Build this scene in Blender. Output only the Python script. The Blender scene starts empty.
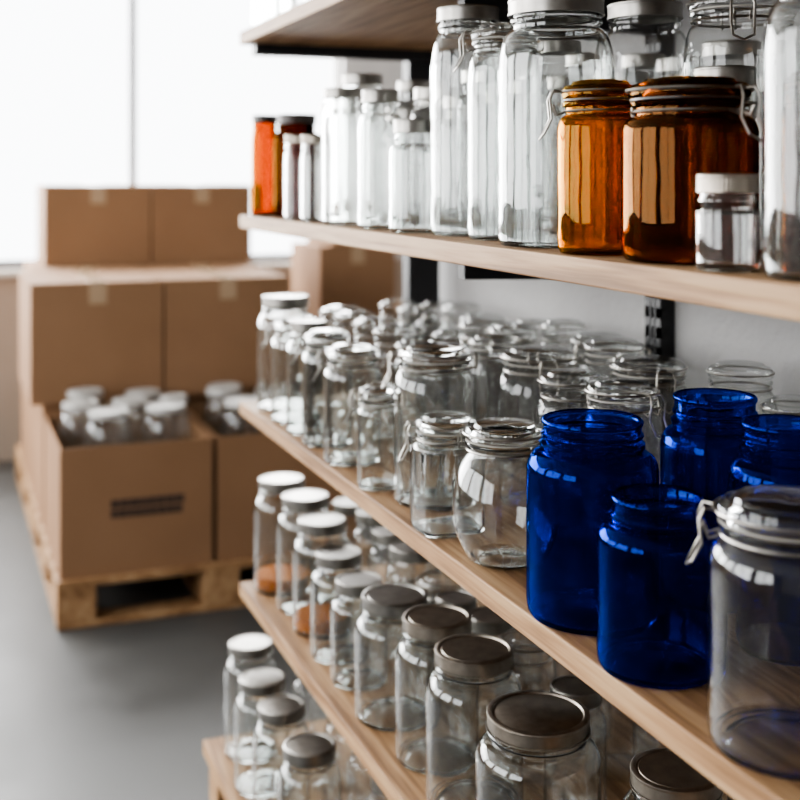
import bpy, math, random
from mathutils import Vector
random.seed(4)
scene=bpy.context.scene
try: scene.view_settings.look='AgX - Medium High Contrast'
except Exception as e: print('look',e)
CAMH=1.35
Z1,Z2,Z3,Z4,Z5=[CAMH+v for v in (.315,-.0827,-.487,-.881,-1.21)]
FX=.615; YE=2.56; WX=1.12; YF=6.0

# ---------------------------------------------------------------- materials
def newmat(name):
    m=bpy.data.materials.new(name); m.use_nodes=True
    nt=m.node_tree; nt.nodes.clear()
    out=nt.nodes.new('ShaderNodeOutputMaterial')
    return m,nt,out
def N(nt,t,**kw):
    n=nt.nodes.new(t)
    for k,v in kw.items():
        if k in n.inputs: n.inputs[k].default_value=v
        else: setattr(n,k,v)
    return n
def ramp(nt,stops,interp='LINEAR'):
    n=nt.nodes.new('ShaderNodeValToRGB'); cr=n.color_ramp; cr.interpolation=interp
    while len(cr.elements)<len(stops): cr.elements.new(.5)
    for e,(p,c) in zip(cr.elements,stops):
        e.position=p; e.color=(*c,1)
    return n
def glass(name,stops,dust_haze=.025,dust_haze_col=(.6,.6,.6),rmin=.05,bump=.1):
    m,nt,out=newmat(name); L=nt.links.new
    lw=N(nt,'ShaderNodeLayerWeight',Blend=.5)
    r=ramp(nt,stops); L(lw.outputs['Facing'],r.inputs[0])
    tr=N(nt,'ShaderNodeBsdfTransparent'); L(r.outputs[0],tr.inputs[0])
    tc=N(nt,'ShaderNodeTexCoord'); no=N(nt,'ShaderNodeTexNoise',Scale=38.,Detail=1.5)
    L(tc.outputs['Object'],no.inputs['Vector'])
    bp=N(nt,'ShaderNodeBump',Strength=bump,Distance=.012); L(no.outputs[0],bp.inputs['Height'])
    gl=N(nt,'ShaderNodeBsdfGlossy',Roughness=.05); gl.inputs[0].default_value=(1,1,1,1)
    L(bp.outputs[0],gl.inputs['Normal'])
    pw=N(nt,'ShaderNodeMath',operation='POWER'); L(lw.outputs['Facing'],pw.inputs[0]); pw.inputs[1].default_value=4.
    ma=N(nt,'ShaderNodeMath',operation='MULTIPLY_ADD',use_clamp=True); L(pw.outputs[0],ma.inputs[0])
    ma.inputs[1].default_value=.7; ma.inputs[2].default_value=rmin
    mx=N(nt,'ShaderNodeMixShader'); L(ma.outputs[0],mx.inputs[0]); L(tr.outputs[0],mx.inputs[1]); L(gl.outputs[0],mx.inputs[2])
    df=N(nt,'ShaderNodeBsdfDiffuse'); df.inputs[0].default_value=(*dust_haze_col,1)
    m2=N(nt,'ShaderNodeMixShader'); m2.inputs[0].default_value=dust_haze  # dust plus painted milky haze, lifting stacked jars that would turn black
    L(mx.outputs[0],m2.inputs[1]); L(df.outputs[0],m2.inputs[2])
    L(m2.outputs[0],out.inputs[0]); return m
CLR=glass('clear_glass',[(0,(.97,.975,.97)),(.6,(.90,.91,.905)),(.85,(.52,.55,.55)),(.96,(.16,.18,.19)),(1,(.3,.32,.32))])
AMB=glass('amber_glass',[(0,(.74,.33,.04)),(.5,(.6,.23,.02)),(.85,(.22,.06,.004)),(1,(.06,.015,.001))],dust_haze=.03,dust_haze_col=(.3,.12,.02))
AMD=glass('dark_amber_glass',[(0,(.42,.16,.03)),(.5,(.30,.10,.015)),(.85,(.10,.025,.003)),(1,(.03,.008,.001))],dust_haze=.03,dust_haze_col=(.15,.05,.015))
def rglass(name,col,dust_haze=.02,dcol=(.5,.5,.5)):
    m,nt,out=newmat(name); L=nt.links.new
    g=N(nt,'ShaderNodeBsdfGlass',Roughness=0.,IOR=1.5); g.inputs['Color'].default_value=(*col,1)
    tc=N(nt,'ShaderNodeTexCoord'); no=N(nt,'ShaderNodeTexNoise',Scale=22.,Detail=1.); L(tc.outputs['Object'],no.inputs['Vector'])
    bp=N(nt,'ShaderNodeBump',Strength=.10,Distance=.01); L(no.outputs[0],bp.inputs['Height']); L(bp.outputs[0],g.inputs['Normal'])
    df=N(nt,'ShaderNodeBsdfDiffuse'); df.inputs[0].default_value=(*dcol,1)
    mx=N(nt,'ShaderNodeMixShader'); mx.inputs[0].default_value=dust_haze; L(g.outputs[0],mx.inputs[1]); L(df.outputs[0],mx.inputs[2])  # even diffuse share: dust plus painted haze
    L(mx.outputs[0],out.inputs[0]); return m
RCL=rglass('thick_clear_glass',(.98,.988,.985),.005)
RAM=rglass('thick_amber_glass',(.80,.52,.17),.015,(.3,.12,.02))
RAD=rglass('thick_dark_amber_glass',(.56,.33,.15),.015,(.12,.04,.012))
RBO=rglass('bottle_amber_glass',(.50,.27,.05),.02,(.3,.10,.01))
RBD=rglass('brown_glass',(.26,.12,.03),.02,(.12,.04,.01))
RBL=rglass('cobalt_glass',(.085,.195,.81),.012,(.005,.02,.30))
REAL={CLR:RCL,AMB:RAM,AMD:RAD,RBL:RBL,RBO:RBO,RBD:RBD}

def principled(name,col,rough=.5,metal=0,spec=.5):
    m,nt,out=newmat(name); b=N(nt,'ShaderNodeBsdfPrincipled'); b.inputs['Base Color'].default_value=(*col,1)
    b.inputs['Roughness'].default_value=rough; b.inputs['Metallic'].default_value=metal; b.inputs['Specular IOR Level'].default_value=spec
    nt.links.new(b.outputs[0],out.inputs[0]); return m,nt,b
def noisy(name,c1,c2,rough=.5,metal=0,scale=(4,4,4),det=5,bump=0,bscale=60,spec=.5):
    m,nt,b=principled(name,c1,rough,metal,spec); L=nt.links.new
    tc=N(nt,'ShaderNodeTexCoord'); mp=N(nt,'ShaderNodeMapping'); mp.inputs['Scale'].default_value=scale
    L(tc.outputs['Object'],mp.inputs[0]); no=N(nt,'ShaderNodeTexNoise',Scale=1.,Detail=det); L(mp.outputs[0],no.inputs['Vector'])
    r=ramp(nt,[(.3,c1),(.7,c2)]); L(no.outputs[0],r.inputs[0]); L(r.outputs[0],b.inputs['Base Color'])
    if bump:
        n2=N(nt,'ShaderNodeTexNoise',Scale=bscale,Detail=4.); L(tc.outputs['Object'],n2.inputs['Vector'])
        bp=N(nt,'ShaderNodeBump',Strength=bump,Distance=.01); L(n2.outputs[0],bp.inputs['Height']); L(bp.outputs[0],b.inputs['Normal'])
    return m
METAL=noisy('galvanised_lid',(.23,.22,.205),(.34,.325,.30),.34,1,(40,40,40))
METAL_D=noisy('bronze_lid',(.26,.23,.195),(.38,.335,.285),.36,1,(60,60,60))
DLID,_,_=principled('dark_brown_lid',(.03,.018,.012),.4)
WIRE,_,_=principled('steel_wire',(.34,.32,.29),.3,1)
RUB,_,_=principled('rubber_gasket',(.36,.34,.30),.6)
BLACK,_,_=principled('black_steel',(.010,.010,.012),.5)
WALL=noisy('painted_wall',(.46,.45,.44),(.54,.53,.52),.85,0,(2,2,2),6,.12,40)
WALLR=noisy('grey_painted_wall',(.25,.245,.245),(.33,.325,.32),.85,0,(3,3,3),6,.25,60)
WALLB=noisy('beige_wall',(.26,.215,.175),(.30,.25,.21),.85,0,(2,2,2),6,.1,40)
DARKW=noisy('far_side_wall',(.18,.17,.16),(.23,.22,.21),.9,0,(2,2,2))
CEIL,_,_=principled('ceiling_paint',(.34,.34,.33),.9)
FRAME,_,_=principled('window_frame',(.10,.10,.11),.5)
SILL,_,_=principled('sill_paint',(.5,.49,.47),.6)
CARD=noisy('cardboard',(.240,.137,.076),(.268,.155,.088),.85,0,(3,3,3),3,.05,9,.2)
SEAM,_,_=principled('carton_seam',(.10,.055,.03),.9)
TAPE,_,_=principled('packing_tape',(.40,.28,.18),.2)
INK,_,_=principled('printed_ink',(.05,.03,.022),.8)
AMBL,_,_=principled('amber_base_layer',(.45,.13,.006),.6,0,.1)
LIDW,_,_=principled('pale_lid',(.52,.51,.49),.35,.4)
m,nt,b=principled('concrete',(.3,.3,.3),.4,0,.33); FLOORM=m; L=nt.links.new
tc=N(nt,'ShaderNodeTexCoord'); n1=N(nt,'ShaderNodeTexNoise',Scale=1.6,Detail=9.,Roughness=.65); L(tc.outputs['Object'],n1.inputs['Vector'])
r=ramp(nt,[(.3,(.044,.044,.043)),(.7,(.082,.081,.078))]); L(n1.outputs[0],r.inputs[0]); L(r.outputs[0],b.inputs['Base Color'])
r2=ramp(nt,[(.3,(.36,.36,.36)),(.7,(.58,.58,.58))]); L(n1.outputs[0],r2.inputs[0]); L(r2.outputs[0],b.inputs['Roughness'])
def wood(name,a,bc,cc,sc=(26,1.1,26)):
    m,nt,b=principled(name,a,.6,0,.3); L=nt.links.new
    tc=N(nt,'ShaderNodeTexCoord'); mp=N(nt,'ShaderNodeMapping'); mp.inputs['Scale'].default_value=sc
    L(tc.outputs['Object'],mp.inputs[0])
    n1=N(nt,'ShaderNodeTexNoise',Scale=1.,Detail=3.,Distortion=1.6); L(mp.outputs[0],n1.inputs['Vector'])
    n2=N(nt,'ShaderNodeTexNoise',Scale=5.,Detail=6.); L(mp.outputs[0],n2.inputs['Vector'])
    mm=N(nt,'ShaderNodeMath',operation='MULTIPLY_ADD'); L(n2.outputs[0],mm.inputs[0]); mm.inputs[1].default_value=.4
    ms=N(nt,'ShaderNodeMath',operation='MULTIPLY'); L(n1.outputs[0],ms.inputs[0]); ms.inputs[1].default_value=.6
    L(ms.outputs[0],mm.inputs[2])
    r=ramp(nt,[(.40,a),(.5,bc),(.58,cc)]); L(mm.outputs[0],r.inputs[0]); L(r.outputs[0],b.inputs['Base Color'])
    bp=N(nt,'ShaderNodeBump',Strength=.3,Distance=.004); L(mm.outputs[0],bp.inputs['Height']); L(bp.outputs[0],b.inputs['Normal'])
    return m
WOOD=wood('shelf_wood',(.19,.10,.045),(.33,.19,.095),(.41,.26,.14))
PALW=wood('pallet_wood',(.21,.115,.055),(.31,.18,.09),(.38,.24,.13),(8,8,8))

# ---------------------------------------------------------------- mesh builder
class MB:
    def __init__(s): s.v=[];s.f=[];s.m=[];s.mats=[]
    def mi(s,mat):
        if mat not in s.mats: s.mats.append(mat)
        return s.mats.index(mat)
    def box(s,a,b,mat):
        i=len(s.v); x0,y0,z0=a;x1,y1,z1=b
        s.v+=[(x0,y0,z0),(x1,y0,z0),(x1,y1,z0),(x0,y1,z0),(x0,y0,z1),(x1,y0,z1),(x1,y1,z1),(x0,y1,z1)]
        k=s.mi(mat)
        for q in ((0,3,2,1),(4,5,6,7),(0,1,5,4),(1,2,6,5),(2,3,7,6),(3,0,4,7)):
            s.f.append(tuple(i+j for j in q)); s.m.append(k)
    def rev(s,prof,mat,c=(0,0,0),seg=40,sq=0,ridge=0,rz=(0,0)):
        k=s.mi(mat); rings=[]
        for (r,z) in prof:
            if r<1e-6:
                rings.append([len(s.v)]); s.v.append((c[0],c[1],c[2]+z)); continue
            ring=[]
            for j in range(seg):
                a=2*math.pi*j/seg; rr=r
                if sq and rz[0]<=z<=rz[1]:
                    n=2+sq; rr=r/((abs(math.cos(a))**n+abs(math.sin(a))**n)**(1/n))*.93
                if ridge and j%2: rr-=ridge
                ring.append(len(s.v)); s.v.append((c[0]+rr*math.cos(a),c[1]+rr*math.sin(a),c[2]+z))
            rings.append(ring)
        for A,B in zip(rings,rings[1:]):
            for j in range(seg):
                j2=(j+1)%seg
                if len(A)==1 and len(B)==1: break
                if len(A)==1: f=(A[0],B[j2],B[j])
                elif len(B)==1: f=(A[j],A[j2],B[0])
                else: f=(A[j],A[j2],B[j2],B[j])
                s.f.append(f); s.m.append(k)
    def shell(s,p,t,mat,c,seg,**kw):
        """solid-walled vessel: outer profile p plus an inner wall offset by t"""
        inner=[]
        for i in range(1,len(p)):
            a=p[i-1]; b=p[min(i+1,len(p)-1)]
            tx,tz=b[0]-a[0],b[1]-a[1]; l=math.hypot(tx,tz) or 1
            nx,nz=tz/l,-tx/l
            inner.append((max(p[i][0]-nx*t,.002),max(p[i][1]-nz*t,.0055+ (.002 if p[i][1]<.008 else 0))))
        inner[-1]=(p[-1][0]-t,p[-1][1]-.0005)
        s.rev(p+[(p[-1][0]-t*.5,p[-1][1]+.0006)]+inner[::-1]+[(0,.0095)],mat,c,seg,**kw)
    def tube(s,pts,rad,mat,closed=False,seg=7):
        k=s.mi(mat); P=[Vector(p) for p in pts]; n=len(P); rings=[]; prev=None
        for i,p in enumerate(P):
            if closed: t=(P[(i+1)%n]-P[i-1])
            else: t=P[min(i+1,n-1)]-P[max(i-1,0)]
            t.normalize()
            if prev is None: u=t.orthogonal().normalized()
            else:
                u=(prev-t*prev.dot(t)); u=u.normalized() if u.length>1e-6 else t.orthogonal().normalized()
            prev=u; w=t.cross(u)
            ring=[]
            for j in range(seg):
                a=2*math.pi*j/seg; q=p+(u*math.cos(a)+w*math.sin(a))*rad
                ring.append(len(s.v)); s.v.append(tuple(q))
            rings.append(ring)
        for i in range(n if closed else n-1):
            A=rings[i];B=rings[(i+1)%n]
            for j in range(seg):
                s.f.append((A[j],A[(j+1)%seg],B[(j+1)%seg],B[j])); s.m.append(k)
    def make(s,name,loc=(0,0,0),rot=0,smooth=True,bevel=0,angle=42):
        me=bpy.data.meshes.new(name); me.from_pydata(s.v,[],s.f)
        for mt in s.mats: me.materials.append(mt)
        me.polygons.foreach_set('material_index',s.m)
        if smooth:
            me.polygons.foreach_set('use_smooth',[True]*len(s.f))
            me.set_sharp_from_angle(angle=math.radians(angle))
        me.update()
        o=bpy.data.objects.new(name,me); scene.collection.objects.link(o); o.location=loc; o.rotation_euler=(0,0,rot)
        if bevel:
            md=o.modifiers.new('bevel','BEVEL'); md.width=bevel; md.segments=2; md.limit_method='ANGLE'
        return o

def arc(r0,z0,r1,z1,n=8):
    return [(r1+(r0-r1)*math.cos(math.pi/2*i/n), z0+(z1-z0)*math.sin(math.pi/2*i/n)) for i in range(n+1)]
def base(r):
    return [(0,.007),(.55*r,.006),(.78*r,.003),(.86*r,0),(.93*r,.001),(.98*r,.006),(r,.016)]
def ring_pts(r,z,c,n=40):
    return [(c[0]+r*math.cos(2*math.pi*i/n),c[1]+r*math.sin(2*math.pi*i/n),c[2]+z) for i in range(n)]

def jar(mb,kind,r,H,c=(0,0,0),g=None,seg=40,phi=2.6,hi=True,metal=None,real=False,amber_fill=False):
    g=g or CLR; metal=metal or METAL
    if real: g=REAL[g]
    def body(p,**kw):
        if real: mb.shell(p,.0028,g,c,seg,**kw)
        else: mb.rev(p,g,c,seg,**kw)
    if amber_fill: mb.rev([(0,.011),(r*.9,.011),(r*.93,.014),(r*.93,.034),(0,.034)],AMBL,c,seg)  # flat amber layer inside, just above the base
    if kind=='lid':
        rn=r*.74 if r>.035 else r*.86; hl=.020 if r>.035 else .016
        zs=H*.70 if r>.035 else H*.62; zn=H-hl-.012
        body(base(r)+[(r,zs*.5)]+arc(r,zs,rn,zn-.004)+[(rn,zn),(rn*1.07,zn+.003),(rn*1.07,zn+.006),(rn,zn+.009),(rn,H-.006)])
        rl=rn*1.10
        mb.rev([(rl*.97,H-hl),(rl*1.02,H-hl),(rl*1.02,H-hl+.002)],metal,c,seg)
        mb.rev([(rl,H-hl+.002),(rl,H-.004)],metal,c,seg*2,ridge=.0006 if hi else 0)
        mb.rev([(rl,H-.004),(rl*1.01,H-.003),(rl*1.005,H-.001),(rl*.98,H),(rl*.90,H),(rl*.88,H-.002),(rl*.84,H-.002),(rl*.82,H-.001),(0,H-.0012)],metal,c,seg)
    elif kind=='open':
        rn=r*.74; zs=H*.74; zn=H*.84
        p=base(r)+[(r,zs*.5)]+arc(r,zs,rn,zn)
        z=zn+.002
        p+=[(rn*1.08,z+.003),(rn*1.08,z+.007),(rn,z+.010)]
        while z+.013+.007<H-.008:
            p+=[(rn,z+.013),(rn*1.05,z+.015),(rn*1.05,z+.017),(rn,z+.019)]; z+=.009
        p+=[(rn,H-.007),(rn*1.04,H-.005),(rn*1.045,H-.002),(rn*1.02,H)]
        body(p)
    elif kind in('clip','round','square'):
        rn=r*.80
        if kind=='round': rn=r*.68
        hl=.024; zn=H-hl
        if kind=='round':
            p=[(0,.005),(.34*r,.004),(.46*r,.001),(.54*r,0)]
            a0=-.93; a1=.84
            for i in range(1,19):
                a=a0+(a1-a0)*i/18
                p.append((r*math.cos(a)**.92, (zn-.014)*(math.sin(a)-math.sin(a0))/(math.sin(a1)-math.sin(a0))))
            body(p+[(rn,zn-.009),(rn,zn-.006),(rn*1.09,zn-.004),(rn*1.10,zn-.001),(rn*1.05,zn)])
        else:
            zs=H*.70
            body(base(r)+[(r,zs*.5)]+arc(r,zs,rn,zn-.014)+[(rn,zn-.006),(rn*1.09,zn-.004),(rn*1.10,zn-.001),(rn*1.05,zn)],sq=3 if kind=='square' else 0,rz=(0,zs+.001))
        if hi: mb.rev([(rn*1.04,zn+.0008),(rn*1.09,zn+.001),(rn*1.09,zn+.0028),(rn*1.04,zn+.003)],RUB if g in (CLR,RCL) else DLID,c,seg)
        lid=[(rn*1.10,zn+.004),(rn*1.12,zn+.007),(rn*1.11,zn+.013),(rn*1.04,zn+.017),(rn*.86,zn+.018),(rn*.82,zn+.022),(rn*.5,zn+.024),(0,zn+.024)]
        if real: mb.rev([(0,zn+.012),(rn*.8,zn+.010),(rn*.86,zn+.004)]+lid,g,c,seg)
        else: mb.rev(lid,g,c,seg)
        wr=.0013 if r<.06 else .0016
        mb.tube(ring_pts(rn*1.02+wr,zn-.010,c,32),wr,WIRE,True,6)
        mb.tube(ring_pts(rn*1.12+wr,zn+.011,c,32),wr,WIRE,True,6)
        if hi:
            for ph,big in ((phi,True),(phi+math.pi,False)):
                d=Vector((math.cos(ph),math.sin(ph),0)); t=Vector((-d.y,d.x,0)); C=Vector(c)
                w=.013
                def q(rr,tt,z): return tuple(C+d*rr+t*tt+Vector((0,0,z)))
                R=rn*1.12
                if big:
                    pts=[q(R,-w*.6,zn+.011),q(R+.010,-w*.8,zn+.012),q(R+.014,-w,zn+.002),q(R+.012,-w,zn-.018),q(R+.020,-w*.9,zn-.034),q(R+.024,0,zn-.040),
                         q(R+.020,w*.9,zn-.034),q(R+.012,w,zn-.018),q(R+.014,w,zn+.002),q(R+.010,w*.8,zn+.012),q(R,w*.6,zn+.011)]
                    mb.tube(pts,wr,WIRE)
                    pts=[q(rn*1.02,-w*.6,zn-.010),q(R+.006,-w*.7,zn-.014),q(R+.010,-w*.7,zn-.004),q(R+.010,w*.7,zn-.004),q(R+.006,w*.7,zn-.014),q(rn*1.02,w*.6,zn-.010)]
                    mb.tube(pts,wr,WIRE)
                else:
                    for sg in (-1,1):
                        mb.tube([q(R,sg*w*.6,zn+.011),q(R+.008,sg*w*.6,zn+.008),q(R+.007,sg*w*.6,zn-.012),q(rn*1.02,sg*w*.6,zn-.012)],wr,WIRE)
                    mb.tube([q(R+.008,-w*.6,zn-.008),q(R+.009,w*.6,zn-.008)],wr,WIRE)

placed={}
NAMES={'lid':'lidded_glass_jar','open':'open_glass_jar','clip':'swing_top_glass_jar','round':'round_swing_top_jar','square':'square_swing_top_jar'}
def put(shelf,z,kind,x,y,r,H,g=None,name=None,phi=2.7,metal=None,seg=48,real=None,amber_fill=False):
    mb=MB()
    if real is None: real = x<.8 or g is AMD
    jar(mb,kind,r,H,g=g,phi=phi,metal=metal,seg=seg,real=real,amber_fill=amber_fill)
    if shelf!='s5': x=max(x,FX+r*(.9 if kind!='round' else .72))
    placed.setdefault(shelf,[]).append((x,y,r))
    return mb.make(name or NAMES[kind],(x,y,z+.0003),0)

# shelf 2
A='amber_glass_jar'
put('s2',Z2,'lid',.660,2.515,.028,.215,RBO,'amber_glass_bottle',metal=DLID)
put('s2',Z2,'lid',.705,2.425,.050,.213,RBD,A,metal=DLID)
put('s2',Z2,'lid',.645,2.222,.023,.163,metal=METAL_D)
put('s2',Z2,'lid',.650,2.130,.022,.160,metal=METAL_D)
put('s2',Z2,'lid',.656,1.974,.035,.235)
put('s2',Z2,'lid',.765,2.18,.048,.279)
put('s2',Z2,'lid',.662,1.800,.036,.221)
put('s2',Z2,'lid',.664,1.661,.037,.168)
put('s2',Z2,'lid',.705,1.555,.054,.322)
put('s2',Z2,'clip',.700,1.430,.048,.285,phi=2.9)
put('s2',Z2,'lid',.694,1.276,.070,.295)
put('s2',Z2,'clip',.668,1.129,.046,.187,AMB,'amber_swing_top_jar',phi=2.75)
put('s2',Z2,'clip',.690,.997,.066,.180,AMD,'amber_swing_top_jar',phi=5.0)
put('s2',Z2,'lid',.651,.883,.028,.085,metal=METAL_D)
put('s2',Z2,'lid',.672,.785,.047,.262)
put('s2',Z2,'lid',.88,1.372,.060,.312)
put('s2',Z2,'clip',.88,1.179,.060,.300,phi=4.2)
put('s2',Z2,'clip',.83,.98,.05,.19,AMD,'amber_swing_top_jar',phi=3.9)
# shelf 3
put('s3',Z3,'lid',.688,2.45,.060,.236)
put('s3',Z3,'clip',.677,2.32,.054,.206)
put('s3',Z3,'lid',.664,2.205,.042,.212)
put('s3',Z3,'clip',.667,2.095,.046,.208)
put('s3',Z3,'clip',.667,1.950,.050,.200)
put('s3',Z3,'clip',.648,1.770,.033,.164)
put('s3',Z3,'clip',.700,1.665,.062,.235,phi=2.9)
put('s3',Z3,'square',.657,1.522,.047,.160,phi=2.9)
put('s3',Z3,'round',.672,1.370,.067,.177,phi=5.6)
put('s3',Z3,'open',.682,1.170,.073,.218,RBL,'cobalt_blue_glass_jar',seg=64)
put('s3',Z3,'open',.669,1.020,.060,.170,RBL,'cobalt_blue_glass_jar',seg=64)
put('s3',Z3,'open',.845,1.170,.062,.233,RBL,'cobalt_blue_glass_jar',seg=64,real=True)
put('s3',Z3,'open',.822,1.018,.057,.232,RBL,'cobalt_blue_glass_jar',seg=64,real=True)
put('s3',Z3,'clip',.681,.838,.068,.214,phi=2.55,seg=64)
put('s3',Z3,'clip',.85,1.61,.065,.230,phi=4.4)
put('s3',Z3,'clip',.95,1.565,.050,.244)
put('s3',Z3,'clip',.93,1.44,.057,.235,phi=4.5)
put('s3',Z3,'clip',.81,1.315,.050,.230,phi=5)
put('s3',Z3,'clip',.85,1.78,.042,.229)
# shelf 4
put('s4',Z4,'lid',.691,2.490,.060,.236,amber_fill=True)
put('s4',Z4,'lid',.707,2.365,.060,.229)
put('s4',Z4,'lid',.702,2.235,.058,.214,amber_fill=True)
put('s4',Z4,'lid',.692,2.105,.052,.190)
put('s4',Z4,'lid',.690,1.985,.050,.178)
put('s4',Z4,'lid',.700,1.835,.066,.198)
put('s4',Z4,'lid',.710,1.680,.064,.214,metal=METAL_D)
put('s4',Z4,'lid',.706,1.537,.068,.218,metal=METAL_D)
put('s4',Z4,'lid',.715,1.362,.080,.200,metal=METAL_D)
put('s4',Z4,'lid',.80,1.182,.064,.195,metal=METAL_D,real=True)
# bottom shelf
put('s5',Z5,'lid',.618,2.470,.056,.231)
put('s5',Z5,'lid',.605,2.325,.056,.215)
put('s5',Z5,'lid',.600,2.165,.054,.227)
put('s5',Z5,'lid',.605,2.000,.056,.225)
for (x,y,r,H) in ((.66,2.505,.03,.16),(.665,2.41,.035,.2),(.70,2.2,.045,.24)):
    put('s1',Z1,'lid',x,y,r,H)

def fill(shelf,z,xs,y0,y1,rr,hh,kinds,name):
    mb=MB()
    for x0 in xs:
        y=y0+random.uniform(0,.05)
        while y<y1:
            r=random.uniform(*rr); x=x0+random.uniform(-.01,.01)
            x=min(x,WX-.045-r)
            if all(math.hypot(x-a,y-b)>r+q+.006 for a,b,q in placed.get(shelf,[])):
                jar(mb,random.choice(kinds),r,random.uniform(*hh),(x,y,0),seg=28,hi=False,phi=random.uniform(2,5))
                placed.setdefault(shelf,[]).append((x,y,r)); y+=2*r+.015
            else: y+=.015
    mb.make(name,(0,0,z+.0003))
fill('s2',Z2,(.80,.92,1.03),.8,2.5,(.038,.05),(.2,.28),['lid'],'rear_rows_of_glass_jars')
fill('s3',Z3,(.80,.92,1.03),1.0,2.5,(.042,.052),(.2,.24),['clip','clip','clip'],'rear_rows_of_glass_jars')
fill('s4',Z4,(.82,.95),1.0,2.5,(.042,.052),(.17,.21),['lid','clip'],'rear_rows_of_glass_jars')
fill('s5',Z5,(.74,.88),1.2,2.45,(.045,.055),(.16,.22),['lid'],'rear_rows_of_glass_jars')

# ---------------------------------------------------------------- shelves
for z in (Z1,Z2,Z3,Z4):
    mb=MB(); mb.box((FX,-.4,z-.028),(WX-.03,YE,z),WOOD); mb.make('wooden_shelf',bevel=.002,smooth=False)
mb=MB(); mb.box((.535,-.2,Z5-.03),(WX-.03,YE,Z5),WOOD)
for y in (2.50,1.2,0.0):
    mb.box((.545,y-.04,0),(.60,y+.04,Z5-.03),WOOD); mb.box((1.02,y-.04,0),(1.07,y+.04,Z5-.03),WOOD)
mb.make('low_wooden_bench',smooth=False,bevel=.002)
for Y in (1.68,.89,.1):
    mb=MB(); x0,x1=WX-.028,WX-.0005
    w=.045
    for (a,b) in ((-w/2,-w/2+.014),(-.005,.005),(w/2-.014,w/2)):
        mb.box((x0,Y+a,.0),(x0+.003,Y+b,2.3),BLACK)
    mb.box((x0+.003,Y-w/2,0),(x1,Y-w/2+.003,2.3),BLACK); mb.box((x0+.003,Y+w/2-.003,0),(x1,Y+w/2,2.3),BLACK)
    mb.box((x0+.006,Y-w/2+.003,0),(x0+.008,Y+w/2-.003,2.3),BLACK)
    z=.0
    while z<2.3:
        mb.box((x0,Y-w/2,z),(x0+.003,Y+w/2,z+.018),BLACK); z+=.032
    for zz in (Z1,Z2,Z3,Z4):
        i=len(mb.v); t=zz-.0285
        a=.75; dp=.045
        for yy in (Y-.012,Y+.012):
            mb.v+=[(x0,yy,t),(a,yy,t),(a,yy,t-dp),(x0,yy,t-.055)]
        k=mb.mi(BLACK)
        for f in ((0,1,2,3),(7,6,5,4),(0,4,5,1),(1,5,6,2),(2,6,7,3),(3,7,4,0)):
            mb.f.append(tuple(i+j for j in f)); mb.m.append(k)
    mb.make('slotted_shelf_upright',smooth=False)
# end frame of the rack: steel post with arms under every board
mb=MB()
px0,px1,py0,py1=1.012,1.088,YE+.002,YE+.040
mb.box((px0,py0,0),(px1,py0+.004,2.3),BLACK); mb.box((px0,py1-.004,0),(px1,py1,2.3),BLACK)
mb.box((px0,py0+.004,0),(px0+.004,py1-.004,2.3),BLACK); mb.box((px1-.004,py0+.004,0),(px1,py1-.004,2.3),BLACK)
mb.box((px0-.02,py0-.001,0),(px1+.02,py1+.02,.006),BLACK)
for zz in (Z1,Z2,Z3,Z4):
    a=.64 if zz==Z1 else .80
    mb.box((a,YE-.045,zz-.052),(px0-.0005,YE-.010,zz-.0285),BLACK)
    mb.box((px0-.0005,YE-.045,zz-.052),(px1,py0,zz-.0285),BLACK)
mb.make('steel_rack_post',smooth=False)

# ---------------------------------------------------------------- room
def room(name,a,b,mat):
    mb=MB(); mb.box(a,b,mat); return mb.make(name,smooth=False)
XL,XR,YB,ZC=-3.2,4.0,-2.6,3.1
room('floor',(XL-.2,YB-.2,-.1),(XR+.2,YF+.3,0),FLOORM)
room('ceiling',(XL-.2,YB-.2,ZC),(XR+.2,YF+.3,ZC+.1),CEIL)
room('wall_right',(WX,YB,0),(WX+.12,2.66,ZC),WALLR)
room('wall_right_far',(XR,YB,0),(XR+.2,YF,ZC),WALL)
room('wall_behind_camera',(XL,YB-.2,0),(XR,YB,ZC),DARKW)
SZ=.91; WT=2.85; WR=2.0
mb=MB(); mb.box((XL,YF,0),(XR,YF+.2,SZ),WALLB); mb.box((XL,YF,WT),(XR,YF+.2,ZC),WALL); mb.box((WR,YF,SZ),(XR,YF+.2,WT),WALL)
mb.make('wall_far',smooth=False)
mb=MB()
mb.box((XL,YF+.05,SZ),(WR,YF+.10,SZ+.04),FRAME); mb.box((XL,YF+.05,WT-.04),(WR,YF+.10,WT),FRAME); mb.box((WR-.03,YF+.05,SZ),(WR,YF+.10,WT),SILL)
for x in (.912,-.42,-1.75,-3.15): mb.box((x-.018,YF+.03,SZ),(x+.018,YF+.09,WT),FRAME)
mb.box((XL,YF-.04,SZ-.03),(WR+.05,YF+.05,SZ-.0005),SILL)
mb.make('window_1',smooth=False)
WIN=((-1.5,.5),(1.0,3.2),(3.6,5.7))  # first opening is unseen, added to put highlights on the near jars
mb=MB(); mb.box((XL-.2,YB,0),(XL,YF,SZ),WALLB); mb.box((XL-.2,YB,WT),(XL,YF,ZC),DARKW)
for a,b in ((YB,-1.5),(.5,1.0),(3.2,3.6),(5.7,YF)): mb.box((XL-.2,a,SZ),(XL,b,WT),DARKW)
mb.make('wall_left',smooth=False)
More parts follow.
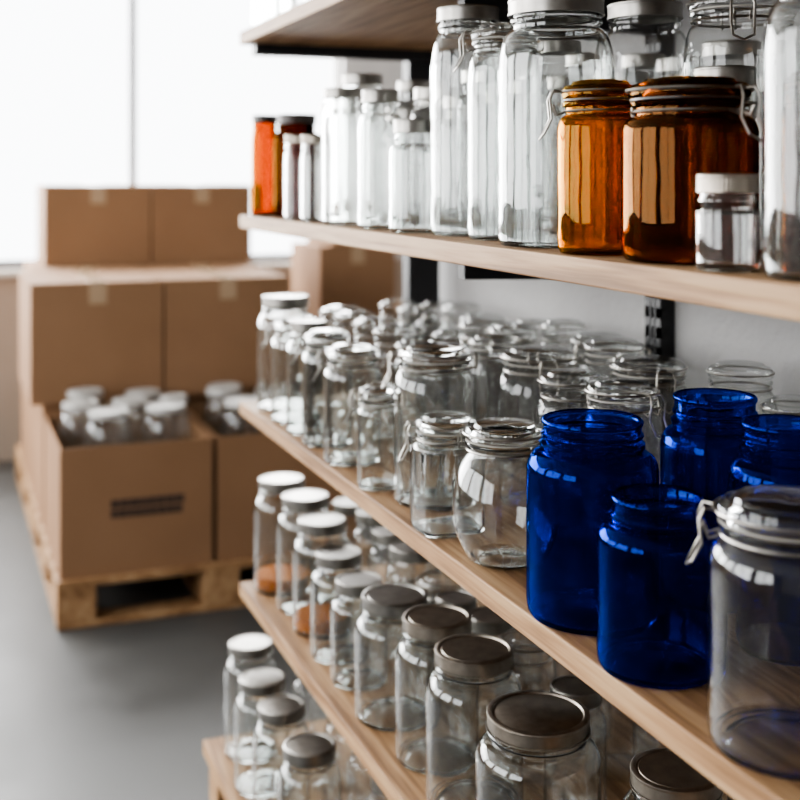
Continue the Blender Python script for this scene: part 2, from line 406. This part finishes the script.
for i,(a,b) in enumerate(WIN):
    mb=MB()
    for y in (a+.02,(a+b)/2,b-.02): mb.box((XL-.12,y-.02,SZ),(XL-.07,y+.02,WT),FRAME)
    mb.box((XL-.12,a,SZ),(XL-.07,b,SZ+.04),FRAME); mb.box((XL-.12,a,WT-.04),(XL-.07,b,WT),FRAME)
    mb.make('window_%d'%(i+2),smooth=False)

# ---------------------------------------------------------------- pallets + boxes
def pallet(x0,y0,x1,y1,name='wooden_pallet'):
    mb=MB(); n=7; L_=(y1-y0); w=L_/(n*1.18)
    for i in range(n):
        y=y0+(L_-w)*i/(n-1); mb.box((x0,y,.122),(x1,y+w,.144),PALW)
    bw=.115
    for x in (x0,(x0+x1)/2-bw/2,x1-bw):
        mb.box((x,y0,.10),(x+bw,y1,.1215),PALW)
        mb.box((x,y0+.0905,0),(x+bw,y1,.02),PALW)
        for y in (y0,(y0+y1)/2-.07,y1-.14): mb.box((x,y,.0205),(x+bw,y+.14,.0995),PALW)
    mb.box((x0,y0,.0),(x1,y0+.09,.020),PALW)
    mb.make(name,smooth=False,bevel=.003)
pallet(.335,3.69,1.33,4.66); pallet(.335,4.70,1.33,5.67)
pallet(1.5,4.6,2.5,5.6)
def closed(x0,y0,z0,x1,y1,z1):
    mb=MB(); mb.box((x0,y0,z0),(x1,y1,z1),CARD)
    ym=(x0+x1)/2; e=.0012
    mb.box((ym-.002,y0+.002,z1-.0005),(ym+.002,y1-.002,z1+.0006),SEAM)
    mb.box((ym-.03,y0-e,z1-.075),(ym+.03,y1+e,z1+e),TAPE)
    return mb.make('cardboard_box',smooth=False,bevel=.005)
G=.1445
for x0,x1 in ((.345,.80),(.81,1.265)):
    for (y0,y1) in ((4.30,4.86),(4.88,5.44)):
        closed(x0,y0,G,x1,y1,.57)
for x0,x1 in ((.30,.748),(.756,1.21)):
    closed(x0,4.26,.572,x1,4.86,.985); closed(x0+.055,4.87,.572,x1+.05,5.46,.985)
closed(.41,5.05,.987,.836,5.47,1.315); closed(.842,5.05,.987,1.265,5.47,1.315)
for k,(x0,x1) in enumerate(((1.56,1.91),(1.93,2.3))):
    for i in range(3-k): closed(x0,5.0,.146+i*.30,x1,5.45,.444+i*.30)
closed(1.62,5.0,1.047,1.88,5.4,1.22)
def openbox(x0,y0,z0,x1,y1,z1,label,spots):
    mb=MB(); t=.006
    mb.box((x0,y0,z0),(x1,y1,z0+t),CARD)
    mb.box((x0,y0,z0+t),(x1,y0+t,z1),CARD); mb.box((x0,y1-t,z0+t),(x1,y1,z1),CARD)
    mb.box((x0,y0+t,z0+t),(x0+t,y1-t,z1),CARD); mb.box((x1-t,y0+t,z0+t),(x1,y1-t,z1),CARD)
    if label:
        for k,zz in enumerate((z0+.20,z0+.17)):
            x=x0+.15
            while x<x0+.35:
                w=random.uniform(.016,.035); mb.box((x,y0-.001,zz),(x+w,y0,zz+.024),INK); x+=w+.002
    mb.make('open_cardboard_box',smooth=False)
    j=MB()
    for a,yy,rr in spots:
        jar(j,'lid',rr,(z1-z0)+random.uniform(.075,.095),(a,yy,0),seg=32,hi=False,metal=LIDW)
    j.make('boxed_glass_jars',(0,0,z0+t+.0005))
openbox(.345,3.71,G,.806,4.25,.535,True,[(.50,3.805,.075),(.68,3.815,.075),(.435,3.985,.07),(.595,3.99,.07),(.735,3.985,.055),(.47,4.16,.072),(.66,4.15,.072)])
openbox(.822,3.71,G,1.29,4.25,.535,False,[(.93,3.82,.075),(1.11,3.82,.075),(.91,4.02,.07),(1.08,4.02,.07),(1.21,4.15,.06),(.95,4.17,.07)])

# ---------------------------------------------------------------- light
w=bpy.data.worlds.new('overcast_sky'); scene.world=w; w.use_nodes=True
bg=w.node_tree.nodes['Background']; bg.inputs[0].default_value=(.95,.975,1,1); bg.inputs[1].default_value=6.
def area(name,loc,rot,sx,sy,power,col=(1,1,1)):
    l=bpy.data.lights.new(name,'AREA'); l.shape='RECTANGLE'; l.size=sx; l.size_y=sy; l.energy=power; l.color=col
    o=bpy.data.objects.new(name,l); scene.collection.objects.link(o); o.location=loc; o.rotation_euler=rot; return o
area('window_daylight_far',(-.6,YF+.16,(SZ+WT)/2),(math.radians(-90),0,0),5.2,WT-SZ,600,(1,.992,.98))
for (a,b),p in zip(WIN,(28,68,85)):  # first light belongs to the added opening near the camera
    area('window_daylight_left',(XL-.16,(a+b)/2,(SZ+WT)/2),(0,math.radians(-90),0),WT-SZ,b-a,p,(1,.975,.94))

# ---------------------------------------------------------------- camera
cam=bpy.data.cameras.new('camera'); co=bpy.data.objects.new('camera',cam); scene.collection.objects.link(co); scene.camera=co
cam.sensor_width=36; cam.lens=54; cam.sensor_fit='HORIZONTAL'
th=math.atan(464/1200); co.location=(0,0,CAMH); co.rotation_euler=(math.radians(90),0,-th)
cam.shift_y=-(400-177)/800
cam.clip_start=.05
cam.dof.use_dof=True; cam.dof.focus_distance=1.36; cam.dof.aperture_fstop=3.6
